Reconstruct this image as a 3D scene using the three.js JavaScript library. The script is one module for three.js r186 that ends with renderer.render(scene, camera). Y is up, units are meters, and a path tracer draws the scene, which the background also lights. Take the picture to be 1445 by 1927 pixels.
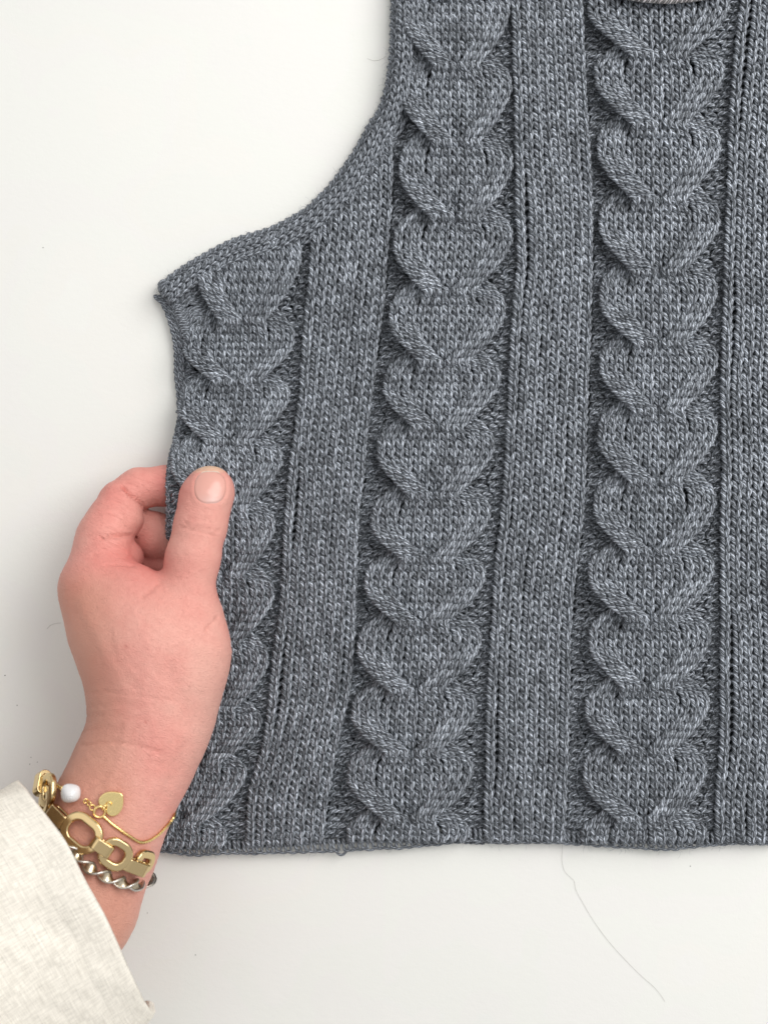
import * as THREE from 'three';
import { mergeGeometries } from 'three/addons/utils/BufferGeometryUtils.js';

// ------------------------------------------------------------------ camera, light, exposure
const H = 0.5, S = 0.00024, PW = 1445, PH = 1927;         // camera height, metres per photo pixel on the table
const scene = new THREE.Scene();
const camera = new THREE.PerspectiveCamera(2 * Math.atan((PH / 2) * S / H) * 180 / Math.PI, 767 / 1024, 0.01, 20);
camera.position.set(0, H, 0);
camera.up.set(0, 0, -1);
camera.lookAt(0, 0, 0);
camera.focus = 0.482;
camera.userData.fStop = 9;
const renderer = new THREE.WebGLRenderer({ antialias: true });
renderer.setSize(767, 1024);
renderer.toneMapping = THREE.LinearToneMapping;
renderer.toneMappingExposure = 1.06;
renderer.shadowMap.enabled = true;
{                                                          // light of the pale room all round, brighter towards its window
  const W = 64, Hh = 32, d = new Float32Array(W * Hh * 4), win = new THREE.Vector3(.5, .62, -.6).normalize(), v = new THREE.Vector3();
  for (let j = 0; j < Hh; j++) for (let i = 0; i < W; i++) {
    const th = ((j + .5) / Hh - .5) * Math.PI, ph = ((i + .5) / W - .5) * 2 * Math.PI; v.set(Math.cos(ph) * Math.cos(th), Math.sin(th), Math.sin(ph) * Math.cos(th));
    const k = .46 + .2 * Math.max(-.75, v.dot(win)), o = (j * W + i) * 4; d[o] = k; d[o + 1] = k * 1.005; d[o + 2] = k * 1.01; d[o + 3] = 1;
  }
  const t = new THREE.DataTexture(d, W, Hh, THREE.RGBAFormat, THREE.FloatType); t.mapping = THREE.EquirectangularReflectionMapping; t.magFilter = t.minFilter = THREE.LinearFilter; t.needsUpdate = true; scene.background = t; scene.environment = t;
}
function lamp(w, h, k, rgb, pos, aim) {
  const l = new THREE.RectAreaLight(new THREE.Color().setRGB(...rgb), k, w, h);
  l.position.set(...pos); l.lookAt(...aim); scene.add(l); return l;
}
lamp(.8, .8, 4.7, [1.0, 0.985, 0.965], [.64, .74, -.42], [0.0, 0, 0.0]).name = 'window_light';
lamp(1.6, 1.2, 0.55, [1.0, 0.97, 0.92], [-0.5, 1.7, -0.5], [0, 0, 0]).name = 'ceiling_bounce';  // fill lamp added to stand in for bounce off the unseen ceiling

// ------------------------------------------------------------------ helpers
let seed = 12345;
const rnd = () => { seed = (seed * 1664525 + 1013904223) >>> 0; return seed / 4294967296; };
const rr = (a, b) => a + (b - a) * rnd();
const clamp = (x, a = 0, b = 1) => Math.min(b, Math.max(a, x));
const lerp = (a, b, t) => a + (b - a) * t;
const sm = (a, b, x) => { const t = clamp((x - a) / (b - a)); return t * t * (3 - 2 * t); };
const hash = (x, y, z = 0) => { let h = (x * 374761393 + y * 668265263 + z * 2147483647) | 0; h = Math.imul(h ^ (h >>> 13), 1274126177); h ^= h >>> 16; return (h >>> 0) / 4294967296; };
function noise2(x, y, s = 0) {
  const xi = Math.floor(x), yi = Math.floor(y), fx = x - xi, fy = y - yi, u = fx * fx * (3 - 2 * fx), v = fy * fy * (3 - 2 * fy);
  return lerp(lerp(hash(xi, yi, s), hash(xi + 1, yi, s), u), lerp(hash(xi, yi + 1, s), hash(xi + 1, yi + 1, s), u), v) * 2 - 1;
}
const fbm = (x, y, s = 0, o = 4) => { let a = 0, k = 0.5; for (let i = 0; i < o; i++) { a += k * noise2(x, y, s + i); x *= 2.03; y *= 2.03; k *= 0.5; } return a; };
function table1(pts) {                                    // piecewise-smooth function through [x, y] pairs
  const n = pts.length;
  return (x) => {
    if (x <= pts[0][0]) { const m = (pts[1][1] - pts[0][1]) / (pts[1][0] - pts[0][0]); return pts[0][1] + m * (x - pts[0][0]); }
    if (x >= pts[n - 1][0]) { const m = (pts[n - 1][1] - pts[n - 2][1]) / (pts[n - 1][0] - pts[n - 2][0]); return pts[n - 1][1] + m * (x - pts[n - 1][0]); }
    let i = 0; while (x > pts[i + 1][0]) i++;
    const h = pts[i + 1][0] - pts[i][0], t = (x - pts[i][0]) / h;
    const sl = (j) => { const a = pts[Math.max(0, j - 1)], b = pts[Math.min(n - 1, j + 1)]; return (b[1] - a[1]) / (b[0] - a[0]); };
    const m0 = sl(i) * h, m1 = sl(i + 1) * h, t2 = t * t, t3 = t2 * t;
    return (2 * t3 - 3 * t2 + 1) * pts[i][1] + (t3 - 2 * t2 + t) * m0 + (-2 * t3 + 3 * t2) * pts[i + 1][1] + (t3 - t2) * m1;
  };
}
// the point standing z metres above the table that lies at photo coordinate (px, py)
const at = (px, py, z, v = new THREE.Vector3()) => { const k = S * (H - z) / H; return v.set((px - PW / 2) * k, z, (py - PH / 2) * k); };
const pxm = (z) => S * (H - z) / H;
function toPx(v) { const k = S * (H - v.y) / H; return [v.x / k + PW / 2, v.z / k + PH / 2]; }
const used = {};
const numbered = (n) => { const c = used[n] = (used[n] ?? -1) + 1; return c ? `${n}_${String(c).padStart(3, '0')}` : n; };
function thing(name, label, category, group) { const o = new THREE.Group(); o.name = numbered(name); scene.add(o); o.userData = { label, category }; if (group) o.userData.group = group; return o; }
function part(name, geo, mat, parent) { const m = new THREE.Mesh(geo, mat); m.name = name; m.castShadow = m.receiveShadow = true; parent.add(m); return m; }
function tagMesh(name, geo, mat, label, category, group) { const m = part(numbered(name), geo, mat, scene); m.userData = { label, category }; if (group) m.userData.group = group; return m; }
function dataTex(w, h, fn, srgb) {
  const d = new Uint8Array(w * h * 4);
  for (let y = 0; y < h; y++) for (let x = 0; x < w; x++) { const c = fn(x, y), i = (y * w + x) * 4; if (typeof c === 'number') d[i] = d[i + 1] = d[i + 2] = clamp(c) * 255; else for (let k = 0; k < 3; k++) d[i + k] = clamp(c[k]) * 255; d[i + 3] = 255; }
  const t = new THREE.DataTexture(d, w, h); t.wrapS = t.wrapT = THREE.RepeatWrapping; t.magFilter = THREE.LinearFilter; t.minFilter = THREE.LinearMipmapLinearFilter; t.generateMipmaps = true;
  if (srgb) t.colorSpace = THREE.SRGBColorSpace; t.needsUpdate = true; return t;
}
// tubes collected into one geometry
class Tubes {
  constructor() { this.p = []; this.n = []; this.u = []; this.c = []; this.i = []; }
  // pts: Vector3[], r: number or fn(t), sides, tone: vertex tint or fn(t)
  add(pts, r, sides, tone = 1, u0 = 0, caps = false, uLen = 0.04) {
    const N = pts.length, base = this.p.length / 3, T = [];
    for (let k = 0; k < N; k++) T.push(new THREE.Vector3().subVectors(pts[Math.min(N - 1, k + 1)], pts[Math.max(0, k - 1)]).normalize());
    let nx = new THREE.Vector3(0, 1, 0); if (Math.abs(T[0].y) > 0.9) nx.set(1, 0, 0);
    const b = new THREE.Vector3(); let L = u0;
    for (let k = 0; k < N; k++) {
      nx.addScaledVector(T[k], -nx.dot(T[k])).normalize(); b.crossVectors(T[k], nx);
      if (k) L += pts[k].distanceTo(pts[k - 1]);
      const t = k / (N - 1), rad = typeof r === 'function' ? r(t) : r, to = typeof tone === 'function' ? tone(t) : tone;
      for (let s = 0; s <= sides; s++) {
        const a = s / sides * 2 * Math.PI, ca = Math.cos(a), sa = Math.sin(a), x = nx.x * ca + b.x * sa, y = nx.y * ca + b.y * sa, z = nx.z * ca + b.z * sa;
        this.p.push(pts[k].x + x * rad, pts[k].y + y * rad, pts[k].z + z * rad); this.n.push(x, y, z); this.u.push(L / uLen, s / sides);
        if (Array.isArray(to)) this.c.push(...to); else this.c.push(to, to, to);
      }
    }
    const w = sides + 1;
    for (let k = 0; k < N - 1; k++) for (let s = 0; s < sides; s++) { const a = base + k * w + s; this.i.push(a, a + 1, a + w, a + 1, a + w + 1, a + w); }
    if (caps) for (const [k, flip] of [[0, 0], [N - 1, 1]]) {
      const c = this.p.length / 3, d = T[k].clone().multiplyScalar(flip ? 1 : -1), to = typeof tone === 'function' ? tone(flip) : tone, rad = typeof r === 'function' ? r(flip) : r;
      this.p.push(pts[k].x + d.x * rad * .5, pts[k].y + d.y * rad * .5, pts[k].z + d.z * rad * .5); this.n.push(d.x, d.y, d.z); this.u.push(0, 0);
      if (Array.isArray(to)) this.c.push(...to); else this.c.push(to, to, to);
      for (let s = 0; s < sides; s++) { const a = base + k * w + s; if (flip) this.i.push(a, a + 1, c); else this.i.push(a, c, a + 1); }
    }
  }
  build() {
    const g = new THREE.BufferGeometry();
    g.setAttribute('position', new THREE.BufferAttribute(new Float32Array(this.p), 3));
    g.setAttribute('normal', new THREE.BufferAttribute(new Float32Array(this.n), 3));
    g.setAttribute('uv', new THREE.BufferAttribute(new Float32Array(this.u), 2));
    g.setAttribute('color', new THREE.BufferAttribute(new Float32Array(this.c), 3));
    g.setIndex(new THREE.BufferAttribute(new Uint32Array(this.i), 1)); return g;
  }
}
function spline(ctrl, n) {                                // Catmull-Rom samples
  const out = [], m = ctrl.length - 1;
  for (let k = 0; k <= n; k++) {
    const f = Math.min(k / n * m, m - 1e-6), i = Math.floor(f), t = f - i, t2 = t * t, t3 = t2 * t;
    const a = ctrl[Math.max(0, i - 1)], b = ctrl[i], c = ctrl[i + 1], d = ctrl[Math.min(m, i + 2)];
    const w0 = -.5 * t3 + t2 - .5 * t, w1 = 1.5 * t3 - 2.5 * t2 + 1, w2 = -1.5 * t3 + 2 * t2 + .5 * t, w3 = .5 * t3 - .5 * t2;
    out.push(new THREE.Vector3(a.x * w0 + b.x * w1 + c.x * w2 + d.x * w3, a.y * w0 + b.y * w1 + c.y * w2 + d.y * w3, a.z * w0 + b.z * w1 + c.z * w2 + d.z * w3));
  }
  return out;
}

// ------------------------------------------------------------------ table
{
  const N = 1024;
  const bump = dataTex(N, N, (x, y) => 0.5 + 0.22 * fbm(x / 9, y / 5, 3, 3) + 0.2 * (hash(x, y, 5) - .5));
  bump.repeat.set(5, 5);
  const col = dataTex(512, 512, (x, y) => { const f = 0.012 * fbm(x / 60, y / 60, 9, 4); return [0.916 + f, 0.914 + f, 0.896 + f * .8]; }, true);
  col.repeat.set(2, 2);
  const mat = new THREE.MeshPhysicalMaterial({ map: col, bumpMap: bump, bumpScale: 0.00012, roughness: 0.55, specularIntensity: 0.5 });
  const g = new THREE.BoxGeometry(1.6, 0.03, 1.6);
  const t = part('table_top', g, mat, scene); t.position.set(0, -0.015, 0);
  t.userData = { kind: 'structure', label: 'white painted table top under the grey knitted vest' };
}

// ------------------------------------------------------------------ the vest: yarn
const yarnMap = (() => {
  const W = 1024, Hh = 128;
  return dataTex(W, Hh, (x, y) => {
    const P = 6, TW = 12;                               // plies round the yarn, turns per texture length
    const ph = y / Hh * P + x / W * TW * P / 2, ply = Math.floor(ph), f = ph - ply, pid = ((ply % 36) + 36) % 36;
    const round = Math.pow(Math.sin(Math.PI * f), 0.55);
    const heather = 0.5 + 0.5 * noise2(x / 36, pid * 7.3, 11);
    const fib = noise2(x / 18 + f * 3, f * 9 + pid * 3.1, 21), fib2 = hash(Math.floor(ph * 9), Math.floor(x / 14 + ph * 2), 31);
    let l = 0.43 + 0.08 * heather + 0.10 * fib + 0.38 * (fib2 - .5) + (pid % 2 ? 0.13 : -0.07);
    l *= 0.4 + 0.6 * round;
    l = clamp(l * 1.22, .05, .95);
    return [l * .95, l * .985, l * 1.035];
  }, true);
})();
const yarnBump = dataTex(1024, 128, (x, y) => { const P = 6, TW = 12, ph = y / 128 * P + x / 1024 * TW * P / 2, f = ph - Math.floor(ph); return 0.15 + 0.65 * Math.sin(Math.PI * f) + 0.2 * hash(Math.floor(ph * 8), Math.floor(x / 9 + ph), 3); });
const yarnMat = new THREE.MeshPhysicalMaterial({ map: yarnMap, bumpMap: yarnBump, bumpScale: 0.0004, vertexColors: true, roughness: 0.85, specularIntensity: 0.35, sheen: 0.35, sheenRoughness: 0.6, sheenColor: new THREE.Color(0.6, 0.63, 0.68) });

// measured layout (photo pixels): crossings of the three cables, edges of cables and bands
const tips = [
  [195, 319, 440, 604, 718, 832, 958, 1083, 1212, 1335, 1436, 1552],
  [124, 268, 410, 550, 681, 805, 933, 1055, 1172, 1300, 1417, 1541],
  [104, 235, 376, 513, 647, 773, 907, 1038, 1164, 1293, 1414, 1543]];
const hemY = table1([[230, 1603], [297, 1602], [370, 1610], [420, 1606], [480, 1607], [560, 1604], [640, 1603], [690, 1599], [760, 1596], [830, 1589], [890, 1583], [940, 1587], [1000, 1586], [1080, 1589], [1140, 1593], [1200, 1597], [1260, 1599], [1330, 1592], [1400, 1588], [1500, 1585]]);
const hemX = [340, 770, 1210];
const rowY = tips.map((t, i) => table1([[-16, 2 * t[0] - t[1] - (t[1] - t[0])], [-8, 2 * t[0] - t[1]], ...t.map((y, k) => [8 * k, y]), [92, hemY(hemX[i]) - 7]]));
const cabL = [
  table1([[400, 385], [552, 366], [662, 349], [780, 336], [863, 326], [1000, 325], [1121, 322], [1240, 312], [1352, 300], [1456, 274], [1562, 236], [1610, 225]]),
  table1([[-40, 763], [0, 762], [199, 756], [345, 752], [464, 744], [619, 734], [741, 721], [862, 711], [984, 701], [1106, 688], [1350, 662], [1466, 656], [1610, 654]]),
  table1([[-40, 1100], [0, 1107], [150, 1122], [300, 1127], [440, 1129], [560, 1129], [690, 1131], [850, 1124], [960, 1118], [1090, 1109], [1200, 1110], [1340, 1103], [1460, 1099], [1610, 1090]])];
const cabR = [
  table1([[400, 572], [438, 568], [625, 553], [729, 546], [850, 530], [872, 529], [996, 516], [1121, 513], [1240, 503], [1352, 491], [1456, 463], [1562, 428], [1610, 420]]),
  table1([[-40, 956], [0, 957], [180, 961], [340, 963], [450, 963], [562, 951], [697, 941], [850, 928], [946, 921], [1079, 911], [1335, 894], [1450, 887], [1610, 879]]),
  table1([[-40, 1374], [10, 1370], [140, 1359], [290, 1354], [420, 1353], [550, 1348], [680, 1348], [830, 1345], [1080, 1340], [1200, 1334], [1340, 1331], [1440, 1327], [1610, 1328]])];
const bandL = [
  table1([[380, 592], [440, 588], [556, 576], [642, 569], [746, 562], [846, 548], [924, 540], [1007, 534], [1069, 530], [1131, 527], [1240, 514], [1380, 498], [1450, 479], [1492, 468], [1577, 464], [1610, 462]]),
  table1([[-40, 962], [0, 962], [400, 972], [486, 973], [620, 962], [750, 955], [906, 946], [1040, 933], [1161, 924], [1306, 917], [1417, 913], [1528, 910], [1610, 912]]),
  table1([[-40, 1396], [10, 1391], [120, 1379], [230, 1371], [340, 1367], [440, 1364], [550, 1360], [740, 1355], [900, 1357], [960, 1354], [1250, 1354], [1400, 1353], [1500, 1345], [1610, 1344]])];
const bandR = [
  table1([[240, 741], [400, 737], [573, 723], [642, 714], [729, 703], [815, 693], [884, 687], [965, 677], [1069, 672], [1184, 668], [1296, 659], [1380, 641], [1464, 626], [1520, 615], [1610, 605]]),
  table1([[-40, 1094], [0, 1096], [100, 1099], [200, 1105], [350, 1113], [505, 1115], [700, 1109], [850, 1104], [940, 1100], [1000, 1094], [1100, 1082], [1210, 1074], [1300, 1072], [1430, 1069], [1500, 1065], [1610, 1060]]),
  (y) => bandL[2](y) + 8 * 19.5];
// armhole: outer edge of the band, from the neck side down to the underarm corner
const arm = [[741, -60], [738, 0], [735, 100], [731, 131], [727, 162], [712, 208], [694, 235], [665, 287], [629, 339], [592, 378], [564, 400], [505, 431], [436, 452], [366, 490], [321, 520], [295, 541]];
const armPts = spline(arm.map(([x, y]) => new THREE.Vector3(x, y, 0)), 300);
const armLen = [0]; for (let k = 1; k < armPts.length; k++) armLen.push(armLen[k - 1] + armPts[k].distanceTo(armPts[k - 1]));
function armDist(x, y) {                                  // > 0 inside the vest
  let best = 1e9, bi = 0;
  for (let k = 0; k < armPts.length; k += 2) { const d = (armPts[k].x - x) ** 2 + (armPts[k].y - y) ** 2; if (d < best) { best = d; bi = k; } }
  const a = armPts[Math.max(0, bi - 1)], b = armPts[Math.min(armPts.length - 1, bi + 1)];
  const cr = (b.x - a.x) * (y - a.y) - (b.y - a.y) * (x - a.x);
  return Math.sqrt(best) * (cr < 0 ? 1 : -1);
}
const edgeX = table1([[500, 288], [541, 290], [556, 304], [575, 322], [624, 339], [662, 345], [700, 345], [745, 342], [790, 333], [830, 325], [863, 317], [900, 313], [1050, 312], [1300, 303], [1605, 296]]);

const WM = 18 * S;                                        // stitch width in metres
function baseZ(x, y) {                                    // height of the cloth's middle above the table
  let z = 0.0062 + 0.0006 * fbm(x / 130, y / 130, 77, 3);
  const dh = hemY(x) - y;
  z -= 0.0016 * (1 - sm(0, 60, dh));
  const bx = (x - 330) / 105, by = (y - 955) / 125;
  z += 0.0255 * Math.exp(-(bx * bx + by * by));
  z -= .0022 * Math.exp(-(((x - 388) / 60) ** 2) - (((y - 955) / 75) ** 2));
  return z;
}
function place(x, y, dz, v) {                             // cloth coordinates to world, with the turned-under left side
  const e = edgeX(y), rho = 18, s = x - (e + rho);
  let px = x, z = baseZ(Math.max(x, e), y) + dz;
  if (s < 0) { const a = Math.min(-s / rho, 2.6), R = rho * S + 0; px = e + rho - Math.sin(a) * (rho + dz / S * .25); z = baseZ(e, y) - R * (1 - Math.cos(a)) * .8 + dz * Math.cos(a); z = Math.max(z, 0.0022); }
  return at(px, y, z, v);
}
const smoothS = (t) => { t = clamp(t); return t * t * (3 - 2 * t); };
const lag = (x) => 1 - smoothS((x - .68) / .5);
function cableState(j, q, side) {                         // slot j 0..5 from outside in, 6..8 stitches coming up under the strand; q along one repeat (0 = crossing above, 1 = crossing below)
  const hgt = side ? .52 : .84, bend = side ? Math.pow(clamp((q - .3) / .69), 1.4) : Math.pow(clamp((q - .42) / .575), 1.5);
  if (j > 5) return { pos: j - 6 + 3 * lag(q), z: -.7 + .1 * sm(.7, 1, q) };
  let pos = j, z = 0;
  if (j < 3) { pos += 3 * lag(q + 1) - .12 * Math.sin(Math.PI * clamp(q / .85)); z -= .6 * (1 - sm(0, .24, q)); } else { const e = 1 - sm(0, .3, q); pos += e * (3.75 - .2 * (j - 3) - 3.2); z += hgt * (1 - sm(-.03, .2, q)); }
  if (j < 3) { pos += (3.75 - .2 * j) * bend; z += hgt * sm(.32, .62, q); } else z -= .75 * sm(.8, .97, q);
  return { pos, z };
}
const indent = (q, side) => Math.min(cableState(0, q, side).pos, cableState(6, q, side).pos) + .1;
const rowAt = (u, r) => {                                 // u 0..2 across the three cables
  u = clamp(u, -.25, 2.4); const i = u < 1 ? 0 : 1, t = u - i; return lerp(rowY[i](r), rowY[i + 1](r), t);
};
// columns of stitches, left to right
const cols = [];
const add = (o) => cols.push(o);
for (let i = 0; i < 3; i++) {
  for (let j = 0; j < 2; j++) add({ kind: 'purl', piece: 'purl_channel', id: 2 * i, u: i - (i ? .14 - .04 * j : .2 - .04 * j), f: (y, q) => { const l = i ? bandR[i - 1](y) + 1 : cabL[0](y) - 40, r = cabL[i](y) + indent(q) * (cabR[i](y) - cabL[i](y)) / 13; return [lerp(l, r, (j + .5) / 2), (r - l) / 2]; }, z: () => -.75 });
  for (let j = 0; j < 13; j++) {
    const jj = j < 6 ? j : j > 6 ? 12 - j : 6, side = j > 6;
    add({ kind: 'knit', piece: 'cable_panel', id: i, j: jj, side, u: i, cable: true, f: (y, q) => {
      const w = (cabR[i](y) - cabL[i](y)) / 13; let p = j + .5;
      if (jj < 6) { const c = cableState(jj, q, side).pos + .5; p = side ? 13 - c : c; }
      return [cabL[i](y) + p * w, w];
    }, z: (q, r = 0) => jj < 6 ?   .5 + cableState(jj, q, side).z - (jj === 0 ? .12 : 0) : .5 - .75 * hash(Math.floor(r / 8), j, i) ** 1.5 * sm(.6, .82, q) * (1 - sm(.92, 1, q)) });
  }
  for (const side of [false, true]) for (let j = 6; j < 9; j++) add({ kind: 'knit', piece: 'cable_panel', id: i, j, side, u: i, cable: true, from: .66, f: (y, q) => {
    const w = (cabR[i](y) - cabL[i](y)) / 13, c = cableState(j, q, side).pos + .5; return [cabL[i](y) + (side ? 13 - c : c) * w, w];
  }, z: (q) => .5 + cableState(j, q, side).z });
  for (let j = 0; j < 2; j++) add({ kind: 'purl', piece: 'purl_channel', id: 2 * i + 1, u: i + .14 - .04 * (1 - j), f: (y, q) => { const r = bandL[i](y), l = cabR[i](y) - indent(q, true) * (cabR[i](y) - cabL[i](y)) / 13; return [lerp(l, r, (j + .5) / 2), (r - l) / 2]; }, z: () => -.75 });
  for (let j = 0; j < (i < 2 ? 8 : 6); j++) add({ kind: 'knit', piece: 'rib_band', j0: j, id: i, u: i + .25 + j * .065, f: (y) => {
    const l = bandL[i](y), gp = .53 + .3 * sm(-.3, .5, noise2(y / 120, i * 9, 17)), w = (bandR[i](y) - l) / (7.5 + gp); return [j ? l + w * (j + gp) : l + w * .5, w];
  }, z: () => j === 0 ? .05 : j === 7 ? 0 : .15 });
}
// loop of one stitch in units of (stitch width, row, stitch width)
const LOOP = [[-.5, -.5, -.64], [-.08, -.64, -.28], [-.15, -.27, .26], [-.28, .2, .32], [-.41, .6, -.08], [-.28, .95, -.54], [0, 1.03, -.64], [.27, .95, -.48], [.39, .6, 0], [.27, .2, .44], [.14, -.27, .4], [.06, -.64, -.2], [.5, -.5, -.64]];
const PURL = [[-.5, -.5, -.42], [-.13, -.7, -.06], [-.16, -.25, .3], [-.26, .25, .36], [-.37, .7, .06], [-.27, 1.0, -.3], [0, 1.08, -.42], [.27, 1.0, -.3], [.37, .7, .06], [.26, .25, .36], [.16, -.25, .3], [.13, -.7, -.06], [.5, -.5, -.42]];
const pieces = {};
const R0 = -11, R1 = 92, YR = 3.6 * S;
cols.forEach((c, ci) => {
  const purl = c.kind === 'purl', kz = purl ? -1 : 1, kl = !c.cable && cols[ci - 1]?.kind === 'purl' ? -1 : purl && ci && cols[ci - 1].kind === 'purl' ? -1 : 1, kr = !c.cable && cols[ci + 1]?.kind === 'purl' ? -1 : 1;
  for (let r = R0; r < R1; r++) {
    const q0 = ((r % 8) + 8) % 8 / 8, y0 = rowAt(c.u, r), [x0, w0] = c.f(y0, q0);
    if (y0 < -45 || x0 > 1480 || q0 < (c.from ?? 0)) continue;
    if (x0 < 790 && y0 < 640 && (armDist(x0, y0) < 27)) continue;
    if (x0 < edgeX(y0) - 60) continue;
    const jx = rr(-.05, .05), jy = rr(-.05, .05), jz = rr(-.05, .05), lw = rr(.94, 1.07), tilt = rr(-.04, .04);
    const front = c.cable && c.j < 3 && q0 > .34;
    const ctrl = (purl ? PURL : LOOP).map(([lx, ly, lz], n) => {
      const ry = r - (ly + jy) - tilt * lx * 2, q = ((ry % 8) + 8) % 8 / 8;
      // stay on the same strand when the row wraps past a crossing
      let y = rowAt(c.u, ry), x, w, z;
      if (c.cable && c.j !== 6.5 && !(c.j === 6 && !c.from)) {
        let dq = q; const wrapUp = q - q0 > .5, wrapDn = q0 - q > .5;
        if (wrapUp || wrapDn) { const alt = c.j < 3 ? (wrapUp ? c.j + 6 : c.j + 3) : c.j - 3, st = cableState(alt, q, c.side), ww = (cabR[c.id](y) - cabL[c.id](y)) / 13; w = ww; x = c.side ? cabR[c.id](y) - (st.pos + .5) * ww : cabL[c.id](y) + (st.pos + .5) * ww; z = .5 + st.z; } else { [x, w] = c.f(y, q); z = c.z(q, r); }
      } else { [x, w] = c.f(y, q); z = c.z(q, r); }
      const end = n === 0 ? kl : n === 12 ? kr : 0;
      let dz = end && end !== kz ? 0 : kz * lz;
      if (purl) { dz *= .8; }
      const rung = c.piece === 'rib_band' && ((c.j0 === 0 && n === 12) || (c.j0 === 1 && n === 0)) ? .28 * Math.sign(lx) * w : 0; if (rung) dz = -.12;
      const s = place(x + rung + lx * w * lw + jx * w + noise2(y / 90, ci * 3.7, 5) * 1.4, y + noise2(x / 60, y / 60, 8) * 1.6, (z + dz + jz) * WM, new THREE.Vector3());
      return s;
    });
    const legs = [rr(.66, 1.36), rr(.66, 1.36)], tone0 = clamp(1 + .16 * (rnd() - .5) + .12 * noise2(ci * .7, r * .35, 2), .75, 1.25), tone = (t) => tone0 * lerp(legs[0], legs[1], sm(.42, .58, t)), pts = spline(ctrl, 20), r0 = YR * rr(.93, 1.08) * (c.cable ? 1.0 : 1.03), rad = purl ? r0 : (t) => { const e = Math.abs(Math.abs(t - .5) - .27) / .2; return r0 * (.72 + .42 * Math.max(0, 1 - e * e)); };
    let key = c.piece + c.id; if (front) key = `strand|${c.id}|${c.side ? 1 : 0}|${Math.floor(r / 8)}`;
    const b = pieces[key] ??= { t: new Tubes(), c, front };
    b.t.add(pts, rad, 6, tone, rnd() * 3);
  }
});
const vest = thing('knitted_vest', 'dark grey cable knit vest with armhole, lying on white table', 'vest');
const panels = {};
for (const [k, b] of Object.entries(pieces)) if (!b.front) { const m = part(b.c.piece, b.t.build(), yarnMat, vest); if (b.c.cable) panels[b.c.id] = m; }
for (const [k, b] of Object.entries(pieces)) if (b.front) part('cable_strand', b.t.build(), yarnMat, panels[b.c.id]);

// band of stitches round the armhole
{
  const T = new Tubes(), total = armLen[armLen.length - 1], n = Math.round(total / 15.5);
  const on = (s, d) => {                                  // along the edge, d pixels inwards
    s = clamp(s, 0, total - .01); let k = 0; while (armLen[k + 1] < s && k < armPts.length - 2) k++;
    const f = (s - armLen[k]) / (armLen[k + 1] - armLen[k]), a = armPts[k], b = armPts[k + 1], tx = b.x - a.x, ty = b.y - a.y, L = Math.hypot(tx, ty);
    return [lerp(a.x, b.x, f) + ty / L * d, lerp(a.y, b.y, f) - tx / L * d];
  };
  for (let lane = 0; lane < 4; lane++) for (let k = 0; k < n; k++) {
    const d0 = [6, 20, 35, 50][lane], w = [15, 17, 15, 16][lane], lw = rr(.92, 1.1), js = rr(-1, 1);
    const ctrl = LOOP.map(([lx, ly, lz]) => {
      const s = (k + .5 - ly) * 15.5 + js, d = d0 + lx * w * lw, [x, y] = on(s, d);
      const roll = -.9 * (1 - sm(0, 14, d)) + .35 * sm(4, 18, d) - .5 * sm(34, 46, d) - .45 * sm(42, 50, d) + .25 * sm(6, 18, d);
      return place(Math.max(x, 296), y, (roll + lz * 1.05 + .15) * WM, new THREE.Vector3());
    });
    T.add(spline(ctrl, 20), YR * rr(.96, 1.08), 6, clamp(1 + .2 * (rnd() - .5), .8, 1.2), rnd() * 3);
  }
  // short overlapping joins at the underarm corner
  for (let k = 0; k < 26; k++) {
    const y = 536 + k * 5, x = 297 + k * 1.9, d = rr(-3, 3), ctrl = [[x - 2, y, -.5], [x + 7, y - 6 + d, .15], [x + 19, y - 4 - d, .3], [x + 32, y + 3, -.1], [x + 46, y - 4 + d, .2], [x + 62, y + 2, .05], [x + 80, y + 6, -.5]].map(([a, b, c]) => place(Math.max(a, 299), b, c * WM, new THREE.Vector3()));
    T.add(spline(ctrl, 12), YR, 6, rr(.85, 1.1), rnd() * 3, true);
  }
  part('armhole_edging', T.build(), yarnMat, vest);
}
// cast-on edge along the hem
{
  const T = new Tubes(); let x = 296;
  const step = 18.2, pts = [];
  while (x < 1475) {
    const w = step * rr(.9, 1.1), loose = Math.abs(x - 640) < 10, dip = loose ? 7 : rr(.5, 2.5);
    const h = (xx, dy, z) => place(xx, hemY(xx) + dy, z, new THREE.Vector3());
    T.add(spline([h(x - 2, -3, .0002), h(x + w * .3, dip - 2, .0005), h(x + w * .7, dip - 2, -.0002), h(x + w + 2, -3.5, -.0004)], 10), YR * .68, 6, rr(.75, 1.0), rnd() * 3, true);
    for (const s of [-1, 1]) T.add(spline([h(x + s * 4.6 - 1.5, -24, .0002), h(x + s * 5.2, -15, .0006), h(x + s * 5, -8, .0003), h(x + s * 3 + 1, -2, -.0005)], 8), YR * rr(.78, .98), 6, rr(.8, 1.05), rnd() * 3, true);
    x += w;
  }
  part('cast_on_edge', T.build(), yarnMat, vest);
}
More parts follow.
